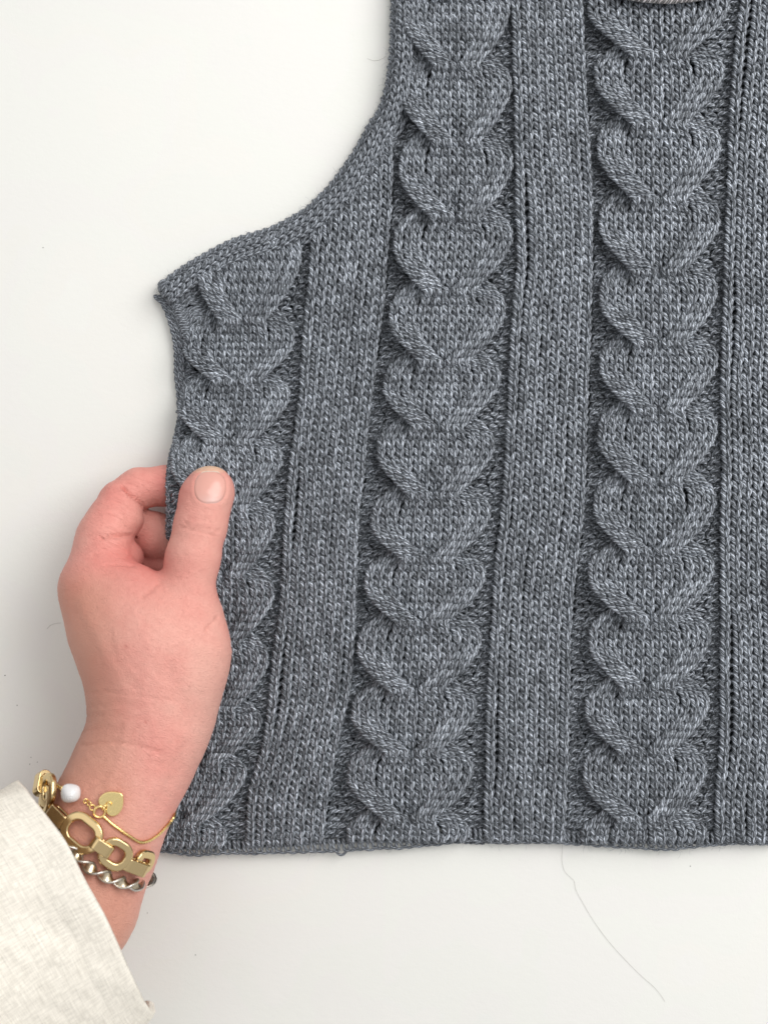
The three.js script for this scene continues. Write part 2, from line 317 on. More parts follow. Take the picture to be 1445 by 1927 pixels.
// back of the vest, seen as an edge of stitches at the left seam and in the gaps of the knitting
{
  const T = new Tubes();
  for (let lane = 0; lane < 2; lane++) for (let y = 572; y < 775; y += 15) {
    const ctrl = LOOP.map(([lx, ly, lz]) => { const yy = y - ly * 15, e = edgeX(yy) - 11 + lane * 9 + 14 * sm(690, 790, yy); return at(e + lx * 11, yy, .0036 - .0008 * (1 - lane) + lz * WM * .8); });
    T.add(spline(ctrl, 16), YR * .85, 6, rr(.8, 1.05), rnd() * 3);
  }
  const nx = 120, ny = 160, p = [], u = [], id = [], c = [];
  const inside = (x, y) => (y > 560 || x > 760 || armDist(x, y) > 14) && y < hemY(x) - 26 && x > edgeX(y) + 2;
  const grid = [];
  for (let j = 0; j <= ny; j++) for (let i = 0; i <= nx; i++) { const x = 300 + i / nx * 1180, y = -40 + j / ny * 1640; grid.push(inside(x, y)); const v = at(x, y, .0011 + .0004 * noise2(i * 3.3, j * 3.3, 4)); p.push(v.x, v.y, v.z); u.push(x / 160, y / 20); c.push(.45, .45, .45); }  // sheet tinted dark: shade behind the knitting put into its colour
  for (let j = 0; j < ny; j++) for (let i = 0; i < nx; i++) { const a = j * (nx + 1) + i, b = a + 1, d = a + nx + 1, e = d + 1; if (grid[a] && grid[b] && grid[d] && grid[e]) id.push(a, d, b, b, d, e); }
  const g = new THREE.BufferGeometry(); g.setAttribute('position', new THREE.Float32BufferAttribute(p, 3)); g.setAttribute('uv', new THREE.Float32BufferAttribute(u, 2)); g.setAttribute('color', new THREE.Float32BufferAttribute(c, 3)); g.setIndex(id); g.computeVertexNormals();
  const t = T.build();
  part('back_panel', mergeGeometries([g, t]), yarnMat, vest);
}
// taupe rolled edge at the neck, just entering the picture
{
  const T = new Tubes();
  const ctrl = []; for (let x = 1165; x <= 1345; x += 12) ctrl.push(at(x, -9 - 10 * ((x - 1255) / 90) ** 2 + rr(-.8, .8), .0145));
  T.add(spline(ctrl, 60), 15 * S, 8, [2.1, 1.85, 1.62], 0, true);
  part('neck_edge', T.build(), yarnMat, vest);
}
// loose fibres standing off the yarn
{
  const T = new Tubes();
  for (let k = 0; k < 2600; k++) {
    let x, y;
    if (k < 420) { const a = armPts[Math.floor(rnd() * armPts.length)]; x = a.x + rr(-3, 4); y = a.y + rr(-3, 4); } else if (k < 640) { x = rr(300, 1445); y = hemY(x) + rr(-4, 3); } else { x = rr(300, 1445); y = rr(0, 1580); if ((y < 600 && armDist(x, y) < 10) || x < edgeX(y) + 10) continue; }
    const a = rr(0, 6.28), L = k < 640 ? rr(4, 15) : rr(8, 34), z0 = baseZ(x, y) + .0022, p = [];
    const bend = rr(-1.6, 1.6), up = rr(.0002, .0016);
    for (let s = 0; s <= 4; s++) { const t = s / 4; p.push(at(x + Math.cos(a + bend * t) * L * t, y + Math.sin(a + bend * t) * L * t, z0 + up * Math.sin(Math.PI * t))); }
    T.add(p, .000032, 3, rr(1.0, 2.0));
  }
  const m = part('stray_fibres', T.build(), new THREE.MeshStandardMaterial({ color: 0x6c7076, vertexColors: true, roughness: .9 }), vest); m.userData.kind = 'stuff';
}

// ------------------------------------------------------------------ the hand: one distance field, one surface
const B = (a, b, ra, rb) => { const A = at(...a), C = at(...b); return { a: A, d: C.clone().sub(A), l2: C.distanceToSquared(A), ra: ra * pxm(a[2]), rb: rb * pxm(b[2]) }; };
const chain = (pts) => pts.slice(1).map((p, i) => B(pts[i].slice(0, 3), p.slice(0, 3), pts[i][3], p[3]));
const G = [                                               // groups: [blend inside the group, blend with the rest, bones]
  [.010, .0, [
    ...chain([[183, 1108, .036, 60], [214, 1180, .040, 74], [247, 1240, .042, 81], [279, 1320, .042, 83]]),          // back of the hand, index side
    ...chain([[345, 1150, .039, 68], [336, 1215, .041, 88], [318, 1270, .042, 94], [300, 1330, .043, 96]]),          // ball of the thumb
    ...chain([[235, 1160, .042, 80], [275, 1210, .044, 92], [280, 1290, .043, 98]]),
    ...chain([[273, 1330, .043, 83], [275, 1390, .044, 95], [236, 1468, .047, 98], [192, 1560, .052, 101], [120, 1720, .060, 116], [-40, 2000, .070, 118], [-260, 2380, .082, 122]]), // wrist and forearm
    ...chain([[298, 1340, .04, 90], [276, 1430, .040, 66], [246, 1520, .043, 46], [222, 1610, .049, 50], [190, 1700, .056, 60]]),
    ...chain([[196, 1088, .041, 28], [250, 1106, .043, 28], [312, 1146, .044, 32]]),                                    // web between thumb and index
    ...chain([[182, 1105, .036, 60], [197, 1012, .031, 42], [222, 952, .025, 38]]),                                   // index, first bone
  ]],
  [.004, .004, [...chain([[354, 1100, .041, 51], [364, 1048, .0405, 48], [378, 988, .0385, 46.5], [388, 938, .0365, 46.5], [396, 921.5, .0355, 44.5]])]],   // thumb
  [.004, .0035, [...chain([[228, 940, .0225, 37], [262, 919, .0185, 35.5], [312, 914, .0145, 35], [390, 925, .0125, 30]])]],
  [.005, .003, [...chain([[212, 975, .0275, 40], [240, 976, .0265, 31]])]],
  [.005, .0022, [...chain([[200, 1046, .0315, 34], [238, 1050, .0285, 33]])]],
  [.004, .0012, [...chain([[255, 985, .0145, 34], [295, 1012, .0135, 44], [350, 1020, .012, 38]])]],
  [.004, .0012, [...chain([[262, 1055, .0125, 34], [318, 1078, .0115, 36], [370, 1080, .011, 32]])]],
];
const creases = [                                         // photo polylines, depth mm, half-width px
  [[[346, 983], [365, 978], [386, 979], [402, 985]], .35, 1.8], [[[341, 991], [360, 996], [385, 1003], [404, 1009]], .45, 2], [[[348, 986], [370, 992], [395, 996], [413, 1001]], .4, 1.8], [[[352, 974], [374, 971], [396, 975]], .25, 1.8],
  [[[231, 917], [243, 929], [258, 940], [268, 950], [274, 962]], 1.3, 2.4], [[[190, 1012], [215, 1009], [238, 1008], [254, 1010]], 1.1, 2.4], [[[268, 1122], [284, 1110], [300, 1096]], .4, 4], [[[200, 1064], [228, 1062], [250, 1064]], .4, 2.5],
  [[[410, 1162], [401, 1172], [388, 1186]], .5, 3], [[[165, 1304], [200, 1302], [258, 1308], [300, 1316], [340, 1322]], .22, 2.4], [[[164, 1330], [210, 1326], [262, 1331]], .2, 2], [[[163, 1347], [205, 1345], [240, 1350]], .2, 2],
  [[[154, 1402], [172, 1401], [200, 1397], [240, 1400], [275, 1408], [300, 1416]], .36, 3], [[[158, 1375], [190, 1371], [230, 1376]], .2, 2], [[[395, 1180], [392, 1215], [400, 1260]], .12, 8], [[[290, 1530], [325, 1460], [352, 1400]], .25, 9],
  [[[176, 1045], [205, 1036], [236, 1040]], .3, 3], [[[190, 1075], [220, 1082], [258, 1086]], .2, 3],
];
const segDist = (px, py, L) => { let m = 1e9; for (let i = 0; i < L.length - 1; i++) { const [ax, ay] = L[i], dx = L[i + 1][0] - ax, dy = L[i + 1][1] - ay, t = clamp(((px - ax) * dx + (py - ay) * dy) / (dx * dx + dy * dy)); m = Math.min(m, Math.hypot(px - ax - dx * t, py - ay - dy * t)); } return m; };
function bone(b, x, y, z) { const ax = x - b.a.x, ay = y - b.a.y, az = z - b.a.z, t = clamp((ax * b.d.x + ay * b.d.y + az * b.d.z) / b.l2), dx = ax - b.d.x * t, dy = ay - b.d.y * t, dz = az - b.d.z * t; return Math.sqrt(dx * dx + dy * dy + dz * dz) - (b.ra + (b.rb - b.ra) * t); }
const smin = (a, b, k) => { const h = Math.max(k - Math.abs(a - b), 0) / k; return Math.min(a, b) - h * h * k * .25; };
function sdf(x, y, z) {
  let all = 1;
  for (const [k, ko, bones] of G) { let d = 1; for (const b of bones) d = smin(d, bone(b, x, y, z), k); all = ko ? smin(all, d, ko) : d; }
  return all;
}
function grad(x, y, z, v = new THREE.Vector3(), e = .0006) { return v.set(sdf(x + e, y, z) - sdf(x - e, y, z), sdf(x, y + e, z) - sdf(x, y - e, z), sdf(x, y, z + e) - sdf(x, y, z - e)).normalize(); }
// first skin point seen straight down a photo position
function skinAt(px, py, top = .13) { let z = top; const v = new THREE.Vector3(); for (let k = 0; k < 400 && z > 0; k++) { at(px, py, z, v); const d = sdf(v.x, v.y, v.z); if (d < .00005) return v; z -= Math.max(d * .8, .00004); } return null; }
const thumbNail = { cx: 396.5, cy: 917, w: 31, h: 31.5, rot: .03 };
function surfaceNets(x0, y0, z0, x1, y1, z1, h) {
  const nx = Math.ceil((x1 - x0) / h) + 1, ny = Math.ceil((y1 - y0) / h) + 1, nz = Math.ceil((z1 - z0) / h) + 1, f = new Float32Array(nx * ny * nz);
  // coarse blocks far from the skin are skipped
  const C = 6;
  f.fill(1);
  for (let k = 0; k < nz; k += C) for (let j = 0; j < ny; j += C) for (let i = 0; i < nx; i += C) {
    const d = sdf(x0 + (i + C / 2) * h, y0 + (j + C / 2) * h, z0 + (k + C / 2) * h);
    const far = Math.abs(d) > C * h * 1.1;
    for (let c = k; c < Math.min(k + C, nz); c++) for (let b = j; b < Math.min(j + C, ny); b++) for (let a = i; a < Math.min(i + C, nx); a++) f[(c * ny + b) * nx + a] = far ? d : sdf(x0 + a * h, y0 + b * h, z0 + c * h);
  }
  const idx = new Int32Array(nx * ny * nz).fill(-1), P = [], I = [];
  const F = (a, b, c) => f[(c * ny + b) * nx + a];
  for (let c = 0; c < nz - 1; c++) for (let b = 0; b < ny - 1; b++) for (let a = 0; a < nx - 1; a++) {
    let m = 0, sx = 0, sy = 0, sz = 0, n = 0; const v = [];
    for (let q = 0; q < 8; q++) { v[q] = F(a + (q & 1), b + ((q >> 1) & 1), c + (q >> 2)); if (v[q] < 0) m |= 1 << q; }
    if (m === 0 || m === 255) continue;
    for (let q = 0; q < 8; q++) for (const ax of [1, 2, 4]) if (!(q & ax)) { const r = q | ax; if ((v[q] < 0) !== (v[r] < 0)) { const t = v[q] / (v[q] - v[r]); sx += (q & 1) + (ax === 1 ? t : 0); sy += ((q >> 1) & 1) + (ax === 2 ? t : 0); sz += (q >> 2) + (ax === 4 ? t : 0); n++; } }
    idx[(c * ny + b) * nx + a] = P.length / 3; P.push(x0 + (a + sx / n) * h, y0 + (b + sy / n) * h, z0 + (c + sz / n) * h);
  }
  const id = (a, b, c) => idx[(c * ny + b) * nx + a];
  for (let c = 1; c < nz - 1; c++) for (let b = 1; b < ny - 1; b++) for (let a = 1; a < nx - 1; a++) {
    const s = F(a, b, c) < 0;
    const quad = (p, q, r, t, flip) => { if (p < 0 || q < 0 || r < 0 || t < 0) return; if (flip) I.push(p, r, q, p, t, r); else I.push(p, q, r, p, r, t); };
    if (s !== F(a + 1, b, c) < 0) quad(id(a, b - 1, c - 1), id(a, b, c - 1), id(a, b, c), id(a, b - 1, c), !s);
    if (s !== F(a, b + 1, c) < 0) quad(id(a - 1, b, c - 1), id(a - 1, b, c), id(a, b, c), id(a, b, c - 1), !s);
    if (s !== F(a, b, c + 1) < 0) quad(id(a - 1, b - 1, c), id(a, b - 1, c), id(a, b, c), id(a - 1, b, c), !s);
  }
  return [P, I];
}
const person = thing('person', 'left hand in a cream linen sleeve with gold bracelets, pinching the grey vest', 'person');
{
  const lo = at(-300, 2400, .12), [P, I] = surfaceNets(lo.x - .02, .0015, at(0, 860, .02).z, at(470, 0, 0).x, .13, at(0, 2080, .09).z, .00095);
  const N = P.length / 3, nor = new Float32Array(N * 3), col = new Float32Array(N * 3), uv = new Float32Array(N * 2), g = new THREE.Vector3(), v = new THREE.Vector3();
  const axis = [at(400, 860, .02), at(-300, 2450, .105)];
  const red = [[155, 1085, 85, .28], [200, 930, 50, .45], [262, 905, 60, .35], [235, 1030, 50, .3], [290, 1075, 40, .3], [345, 1110, 50, .18], [375, 990, 34, .14], [240, 1060, 60, .25], [300, 1420, 50, .35], [128, 1120, 40, .2], [210, 1290, 60, .25], [330, 910, 40, .5]];
  for (let i = 0; i < N; i++) {
    v.set(P[i * 3], P[i * 3 + 1], P[i * 3 + 2]);
    for (let k = 0; k < 2; k++) { const d = sdf(v.x, v.y, v.z); grad(v.x, v.y, v.z, g); v.addScaledVector(g, -d); }
    const [px, py] = toPx(v), up = sm(-.1, .35, g.y);
    let dd = 0;
    if (up > 0) {
      for (const [L, dep, w] of creases) { const d = segDist(px, py, L); if (d < w * 3.2) { const e = d / w; dd -= dep * .0014 * Math.exp(-e * e) * up; if (e > 1) dd += dep * .0001 * Math.exp(-((e - 2) ** 2) * 2) * up; } }
      const nx = (px - thumbNail.cx) / thumbNail.w, ny = (py - thumbNail.cy) / thumbNail.h, nr = Math.pow(Math.abs(nx) ** 2.6 + Math.abs(ny) ** 2.6, 1 / 2.6);
      if (py < 960 && px > 340) dd += (-.0004 * (1 - sm(.86, 1.06, nr)) + .0002 * Math.exp(-(((nr - 1.14) / .09) ** 2))) * up;
    }
    for (const [L, hgt, w] of [[[[158, 1135], [192, 1215], [236, 1305]], .4, 14], [[[252, 1150], [280, 1215], [268, 1290], [292, 1380]], .17, 6], [[[215, 1180], [226, 1240], [262, 1278]], .12, 5], [[[318, 1270], [345, 1320], [352, 1360]], -.8, 20], [[[362, 1120], [352, 1200], [330, 1290]], .4, 14], [[[240, 1360], [222, 1440], [190, 1520]], .3, 8]]) { const d = segDist(px, py, L) / w; if (d < 3) dd += hgt * .001 * Math.exp(-d * d) * up; }
    dd += .00012 * fbm(px / 14, py / 14, 41, 2) + .00006 * noise2(px / 4, py / 4, 43);
    v.addScaledVector(g, dd); P[i * 3] = v.x; P[i * 3 + 1] = v.y; P[i * 3 + 2] = v.z;
    // skin colour: pinker knuckles, mottled, paler inner wrist, left side tan with painted shade
    let r = .3 + .26 * fbm(px / 46, py / 46, 51, 3) + .12 * fbm(px / 9, py / 9, 55, 2);
    for (const [cx, cy, s, k] of red) r += k * Math.exp(-((px - cx) ** 2 + (py - cy) ** 2) / (s * s));
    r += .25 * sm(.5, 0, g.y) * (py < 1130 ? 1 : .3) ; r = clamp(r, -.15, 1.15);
    const pale = sm(330, 410, px) * sm(1180, 1300, py), freck = Math.exp(-((px - 275) ** 2 + (py - 1358) ** 2) / 6) + .7 * Math.exp(-((px - 238) ** 2 + (py - 1216) ** 2) / 10);
    let R = lerp(.785, .71, r), Gc = lerp(.412, .245, r), Bc = lerp(.338, .208, r);
    R = lerp(R, .72, pale * .5); Gc = lerp(Gc, .44, pale * .5); Bc = lerp(Bc, .36, pale * .5);
    if (py < 892 && px > 355 && py < 886 + .012 * (px - 396) ** 2) { const t = sm(894, 880, py) * .8; R = lerp(R, .74, t); Gc = lerp(Gc, .53, t); Bc = lerp(Bc, .36, t); }
    const tanShade = (1 - sm(150, 262, px - .12 * (py - 1150))) * sm(1040, 1130, py) * .62; R = lerp(R, .575, tanShade); Gc = lerp(Gc, .275, tanShade); Bc = lerp(Bc, .185, tanShade);  // left side browner: tanned skin plus form shade painted into the colour
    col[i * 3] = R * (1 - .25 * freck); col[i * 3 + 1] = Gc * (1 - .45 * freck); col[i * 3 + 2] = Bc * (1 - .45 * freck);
    // uv in metres: along the arm and round it
    let best = 1e9, su = 0, sv = 0, L = 0;
    for (let k = 0; k < axis.length - 1; k++) { const d = axis[k + 1].clone().sub(axis[k]), l = d.length(), t = clamp(v.clone().sub(axis[k]).dot(d) / (l * l)), q = axis[k].clone().addScaledVector(d, t), dist = q.distanceToSquared(v); if (dist < best) { best = dist; su = L + t * l; const side = new THREE.Vector3(d.z, 0, -d.x).normalize(), w = v.clone().sub(q); sv = Math.atan2(w.dot(side), w.y) * .03; } L += l; }
    uv[i * 2] = su / .03; uv[i * 2 + 1] = sv / .03;
  }
  const geo = new THREE.BufferGeometry();
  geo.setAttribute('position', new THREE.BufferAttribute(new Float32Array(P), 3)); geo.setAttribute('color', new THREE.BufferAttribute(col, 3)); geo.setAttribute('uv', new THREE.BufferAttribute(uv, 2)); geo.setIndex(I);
  geo.computeVertexNormals();
  const skinBump = dataTex(1024, 1024, (x, y) => { const wv = fbm(x / 50, y / 50, 61, 2) * 14; return .5 + .2 * noise2((x + wv) / 4.5, (y + wv) / 18, 62) + .16 * noise2((x - y * .6) / 6, (y + x * .6) / 14, 63) + .12 * noise2(x / 40, y / 90, 64) + .1 * (hash(x, y, 65) - .5); });
  const skin = new THREE.MeshPhysicalMaterial({ vertexColors: true, bumpMap: skinBump, bumpScale: .00036, roughness: .46, specularIntensity: .7, sheen: .25, sheenRoughness: .5, sheenColor: new THREE.Color(1, .7, .6) });
  part('hand_and_forearm', geo, skin, person);

  // thumb nail: a thin curved plate laid on the nail bed
  const nailPos = [], nailCol = [], nailIdx = [], M = 26, K = 30;
  for (let lay = 0; lay < 2; lay++) for (let b = 0; b <= K; b++) for (let a = 0; a <= M; a++) {
    const th = a / M * 2 * Math.PI, rad = b / K, ct = Math.cos(th), st = Math.sin(th), e = 2 / 2.7;
    const x = thumbNail.cx + thumbNail.w * rad * Math.sign(ct) * Math.abs(ct) ** e + (st > 0 ? -1.2 * rad : 0), y = thumbNail.cy + thumbNail.h * rad * Math.sign(st) * Math.abs(st) ** (e * 1.1);
    const q = skinAt(x, y) ?? at(x, y, .045), n = grad(q.x, q.y, q.z), edge = sm(1, .86, rad);
    q.addScaledVector(n, lay ? -.0006 : -.0002 + .00045 * edge + (y < 889 ? .00015 : 0));
    nailPos.push(q.x, q.y, q.z);
    const free = sm(889.5, 887, y - .003 * (x - 396) ** 2), lun = Math.exp(-(((x - 400) / 19) ** 2 + ((y - 944) / 11) ** 2));
    nailCol.push(lerp(lerp(.68, .70, lun), .80, free), lerp(lerp(.345, .45, lun), .68, free), lerp(lerp(.285, .40, lun), .54, free));
  }
  const W = M + 1; for (let lay = 0; lay < 2; lay++) for (let b = 0; b < K; b++) for (let a = 0; a < M; a++) { const o = lay * (K + 1) * W, p = o + b * W + a, q = p + 1, r = p + W, s = r + 1; if (lay) nailIdx.push(p, q, r, q, s, r); else nailIdx.push(p, r, q, q, r, s); }
  const ng = new THREE.BufferGeometry(); ng.setAttribute('position', new THREE.Float32BufferAttribute(nailPos, 3)); ng.setAttribute('color', new THREE.Float32BufferAttribute(nailCol, 3)); ng.setIndex(nailIdx); ng.computeVertexNormals();
  part('thumbnail', ng, new THREE.MeshPhysicalMaterial({ vertexColors: true, roughness: .3, specularIntensity: .8, clearcoat: .35, clearcoatRoughness: .25 }), person);
}
// linen sleeve: a wide cuff round the forearm, running out of the picture
{
  const c0 = at(166, 1670, .060), dir = at(-330, 1985, .083).sub(at(166, 1670, .060)).normalize(), side = new THREE.Vector3(-dir.z, 0, dir.x).normalize().multiplyScalar(-1), up = new THREE.Vector3().crossVectors(side, dir).normalize(); if (up.y < 0) up.negate();
  const NA = 220, NL = 200, Len = .30, p = [], u = [], id = [];
  const pt = (a, t, inner) => {
    const L = t * Len, ca = Math.cos(a), sa = Math.sin(a), e = .82;
    let A = .0515 + .012 * t + .017 * sm(-.02, .06, L) * Math.max(0, ca) * sm(-.3, .25, sa) * (inner ? 0 : 1), Bv = .036 + .012 * t;
    let x = A * Math.sign(ca) * Math.abs(ca) ** e, y = Bv * Math.sign(sa) * Math.abs(sa) ** e;
    const fade = .35 + .65 * sm(0, .06, t), ridge = (f, ph, s) => Math.sin(a * f + ph + 9 * t * s + 1.5 * fbm(t * 5, a * .7, 90));
    let d = fade * (.0024 * ridge(3, .4, .8) + .0013 * ridge(5, 2, -1.3) + .0034 * fbm(a * 1.6 + 4, t * 9, 91, 3) + .0014 * fbm(a * 4 - t * 22, t * 16, 93, 3)) - .00025 * (Math.exp(-(((L - .013) / .0012) ** 2)));
    if (inner) d -= .0011; if (!inner && L < .002) d -= .0006 * (1 - L / .002) ** 2;
    const len = Math.hypot(x, y); x += x / len * d; y += y / len * d;
    const low = sa > 0 ? -.005 * sa : .05 * sm(0, .4, -sa); const lip = low + .0022 * Math.sin(a * 2 + .6) + .0012 * fbm(a * 2, 3, 95, 2);
    return c0.clone().addScaledVector(side, x).addScaledVector(up, y).addScaledVector(dir, L + lip * (1 - sm(0, .2, t)));
  };
  for (let l = -40; l <= NL; l++) for (let a = 0; a <= NA; a++) { const t = Math.abs(l) / NL, q = pt(a / NA * 2 * Math.PI, t * t * .4 + t * .6, l < 0); p.push(q.x, q.y, q.z); u.push(a / NA * .27 / .02, t * Len / .02 * (l < 0 ? -1 : 1)); }
  const W = NA + 1; for (let l = 0; l < NL + 40; l++) for (let a = 0; a < NA; a++) { const A = l * W + a; id.push(A, A + 1, A + W, A + 1, A + W + 1, A + W); }
  const g = new THREE.BufferGeometry(); g.setAttribute('position', new THREE.Float32BufferAttribute(p, 3)); g.setAttribute('uv', new THREE.Float32BufferAttribute(u, 2)); g.setIndex(id); g.computeVertexNormals();
  const weave = dataTex(512, 512, (x, y) => { const a = Math.sin(x / 512 * 2 * Math.PI * 36 + hash(y >> 3, 1) * 2), b = Math.sin(y / 512 * 2 * Math.PI * 36 + hash(x >> 3, 2) * 2); return .5 + .2 * a * b + .16 * noise2(x / 60, y / 4, 71) + .16 * noise2(x / 4, y / 60, 72); });
  const tint = dataTex(512, 512, (x, y) => { const k = .05 * noise2(x / 90, y / 5, 73) + .05 * noise2(x / 5, y / 90, 74) + .03 * (hash(x, y, 75) - .5); return [.922 + k, .898 + k, .852 + k]; }, true);
  part('sleeve', g, new THREE.MeshPhysicalMaterial({ map: tint, bumpMap: weave, bumpScale: .00013, roughness: .95, specularIntensity: .2, side: THREE.DoubleSide }), person);
}
// ------------------------------------------------------------------ bracelets
const gold = new THREE.MeshPhysicalMaterial({ color: new THREE.Color().setRGB(.70, .53, .28), metalness: 1, roughness: .17 });
const fineGold = new THREE.MeshPhysicalMaterial({ color: new THREE.Color().setRGB(.95, .70, .30), metalness: 1, roughness: .26 });
const paleGold = new THREE.MeshPhysicalMaterial({ color: new THREE.Color().setRGB(.72, .62, .46), metalness: 1, roughness: .28 });
const onSkin = (px, py, lift, out = new THREE.Vector3()) => { const q = skinAt(px, py) ?? at(px, py, .052); const n = grad(q.x, q.y, q.z); return out.copy(q).addScaledVector(n, lift); };
function seat(o, q, n, t) { const z = n.clone().normalize(), x = t.clone().addScaledVector(z, -t.dot(z)).normalize(), y = new THREE.Vector3().crossVectors(z, x); o.matrix.makeBasis(x, y, z).setPosition(q); o.matrix.decompose(o.position, o.quaternion, o.scale); }
const stadium = (L, W, path) => { const r = W / 2 * .92, a = L / 2, b = W / 2; path.moveTo(-a + r, -b); path.lineTo(a - r, -b); path.absarc(a - r, -b + r, r, -Math.PI / 2, 0); path.lineTo(a, b - r); path.absarc(a - r, b - r, r, 0, Math.PI / 2); path.lineTo(-a + r, b); path.absarc(-a + r, b - r, r, Math.PI / 2, Math.PI); path.lineTo(-a, -b + r); path.absarc(-a + r, -b + r, r, Math.PI, 1.5 * Math.PI); return path; };
function ovalLink(L, W, st, d) { const s = stadium(L, W, new THREE.Shape()); s.holes.push(stadium(L - 2 * st, W - 2 * st, new THREE.Path())); const g = new THREE.ExtrudeGeometry(s, { depth: d * .45, bevelEnabled: true, bevelThickness: .0009, bevelSize: .0008, bevelSegments: 7, curveSegments: 20 }); g.translate(0, 0, -d * .225); return g; }
function strapLink(L, W, d) { const s = stadium(L, d, new THREE.Shape()); const th = .0011; s.holes.push(stadium(L - 2 * th, d - 2 * th, new THREE.Path())); const g = new THREE.ExtrudeGeometry(s, { depth: W, bevelEnabled: true, bevelThickness: .0004, bevelSize: .00035, bevelSegments: 4, curveSegments: 14 }); g.translate(0, 0, -W / 2); g.rotateX(Math.PI / 2); return g; }
{
  const t = thing('link_bracelet', 'chunky gold bracelet of oval links and flat connectors round the wrist', 'bracelet');
  const V = (x, y, z) => new THREE.Vector3(x, y, z);
  // px, py, kind, length px, width px, turn of the chain in the picture (radians), lift mm, optional [height mm, normal]
  const links = [
    [80, 1474, 'strap', 44, 19, 1.0, 0, [60, [-.8, .55, -.35]]], [91, 1487, 'oval', 64, 54, 1.0, 0, [66, [-.75, .62, -.2]]], [101, 1508, 'oval', 60, 52, .9, 3.0, null, -.55],
    [120, 1537, 'strap', 46, 20, .62, 3.1], [158, 1566, 'oval', 84, 66, .66, 2.4], [193, 1590, 'strap', 42, 19, .62, 3.2], [216, 1604, 'oval', 66, 58, .62, 2.4], [249, 1624, 'strap', 52, 20, .5, 3.0], [266, 1619, 'oval', 56, 44, .35, 1.5, null, .75], [277, 1624, 'oval', 44, 36, .9, .5, [44, [.86, .45, .2]]]];
  for (const [px, py, kind, L, W, ang, lift, fix, lean] of links) {
    let q, n; if (fix) { q = at(px, py, fix[0] / 1000); n = V(...fix[1]).normalize(); } else { q = skinAt(px, py) ?? at(px, py, .055); n = grad(q.x, q.y, q.z); n.lerp(V(0, 1, 0), .3).normalize(); if (lean) n.add(V(lean, 0, .1)).normalize(); q = q.clone().addScaledVector(n, lift / 1000); }
    const k = pxm(q.y), geo = kind === 'oval' ? ovalLink(L * k - .0016, W * k - .0016, 16 * k - .0016, .0016) : strapLink(L * k, W * k, .0046);
    const m = part(kind === 'oval' ? 'oval_link' : 'connector', geo, gold, t); seat(m, q, n, V(Math.cos(ang), 0, Math.sin(ang)));
  }
}
const beadTube = (T, pts, r, pitch, amp, sides = 8) => {
  const fine = spline(pts, Math.max(8, Math.round(new THREE.CatmullRomCurve3(pts).getLength() / pitch * 5))); let L = 0; const ls = fine.map((p, i) => (L += i ? p.distanceTo(fine[i - 1]) : 0));
  T.add(fine, (t) => { const l = ls[Math.round(t * (fine.length - 1))]; return r * (1 - amp + amp * Math.abs(Math.sin(Math.PI * l / pitch))); }, sides, 1, 0, true);
};
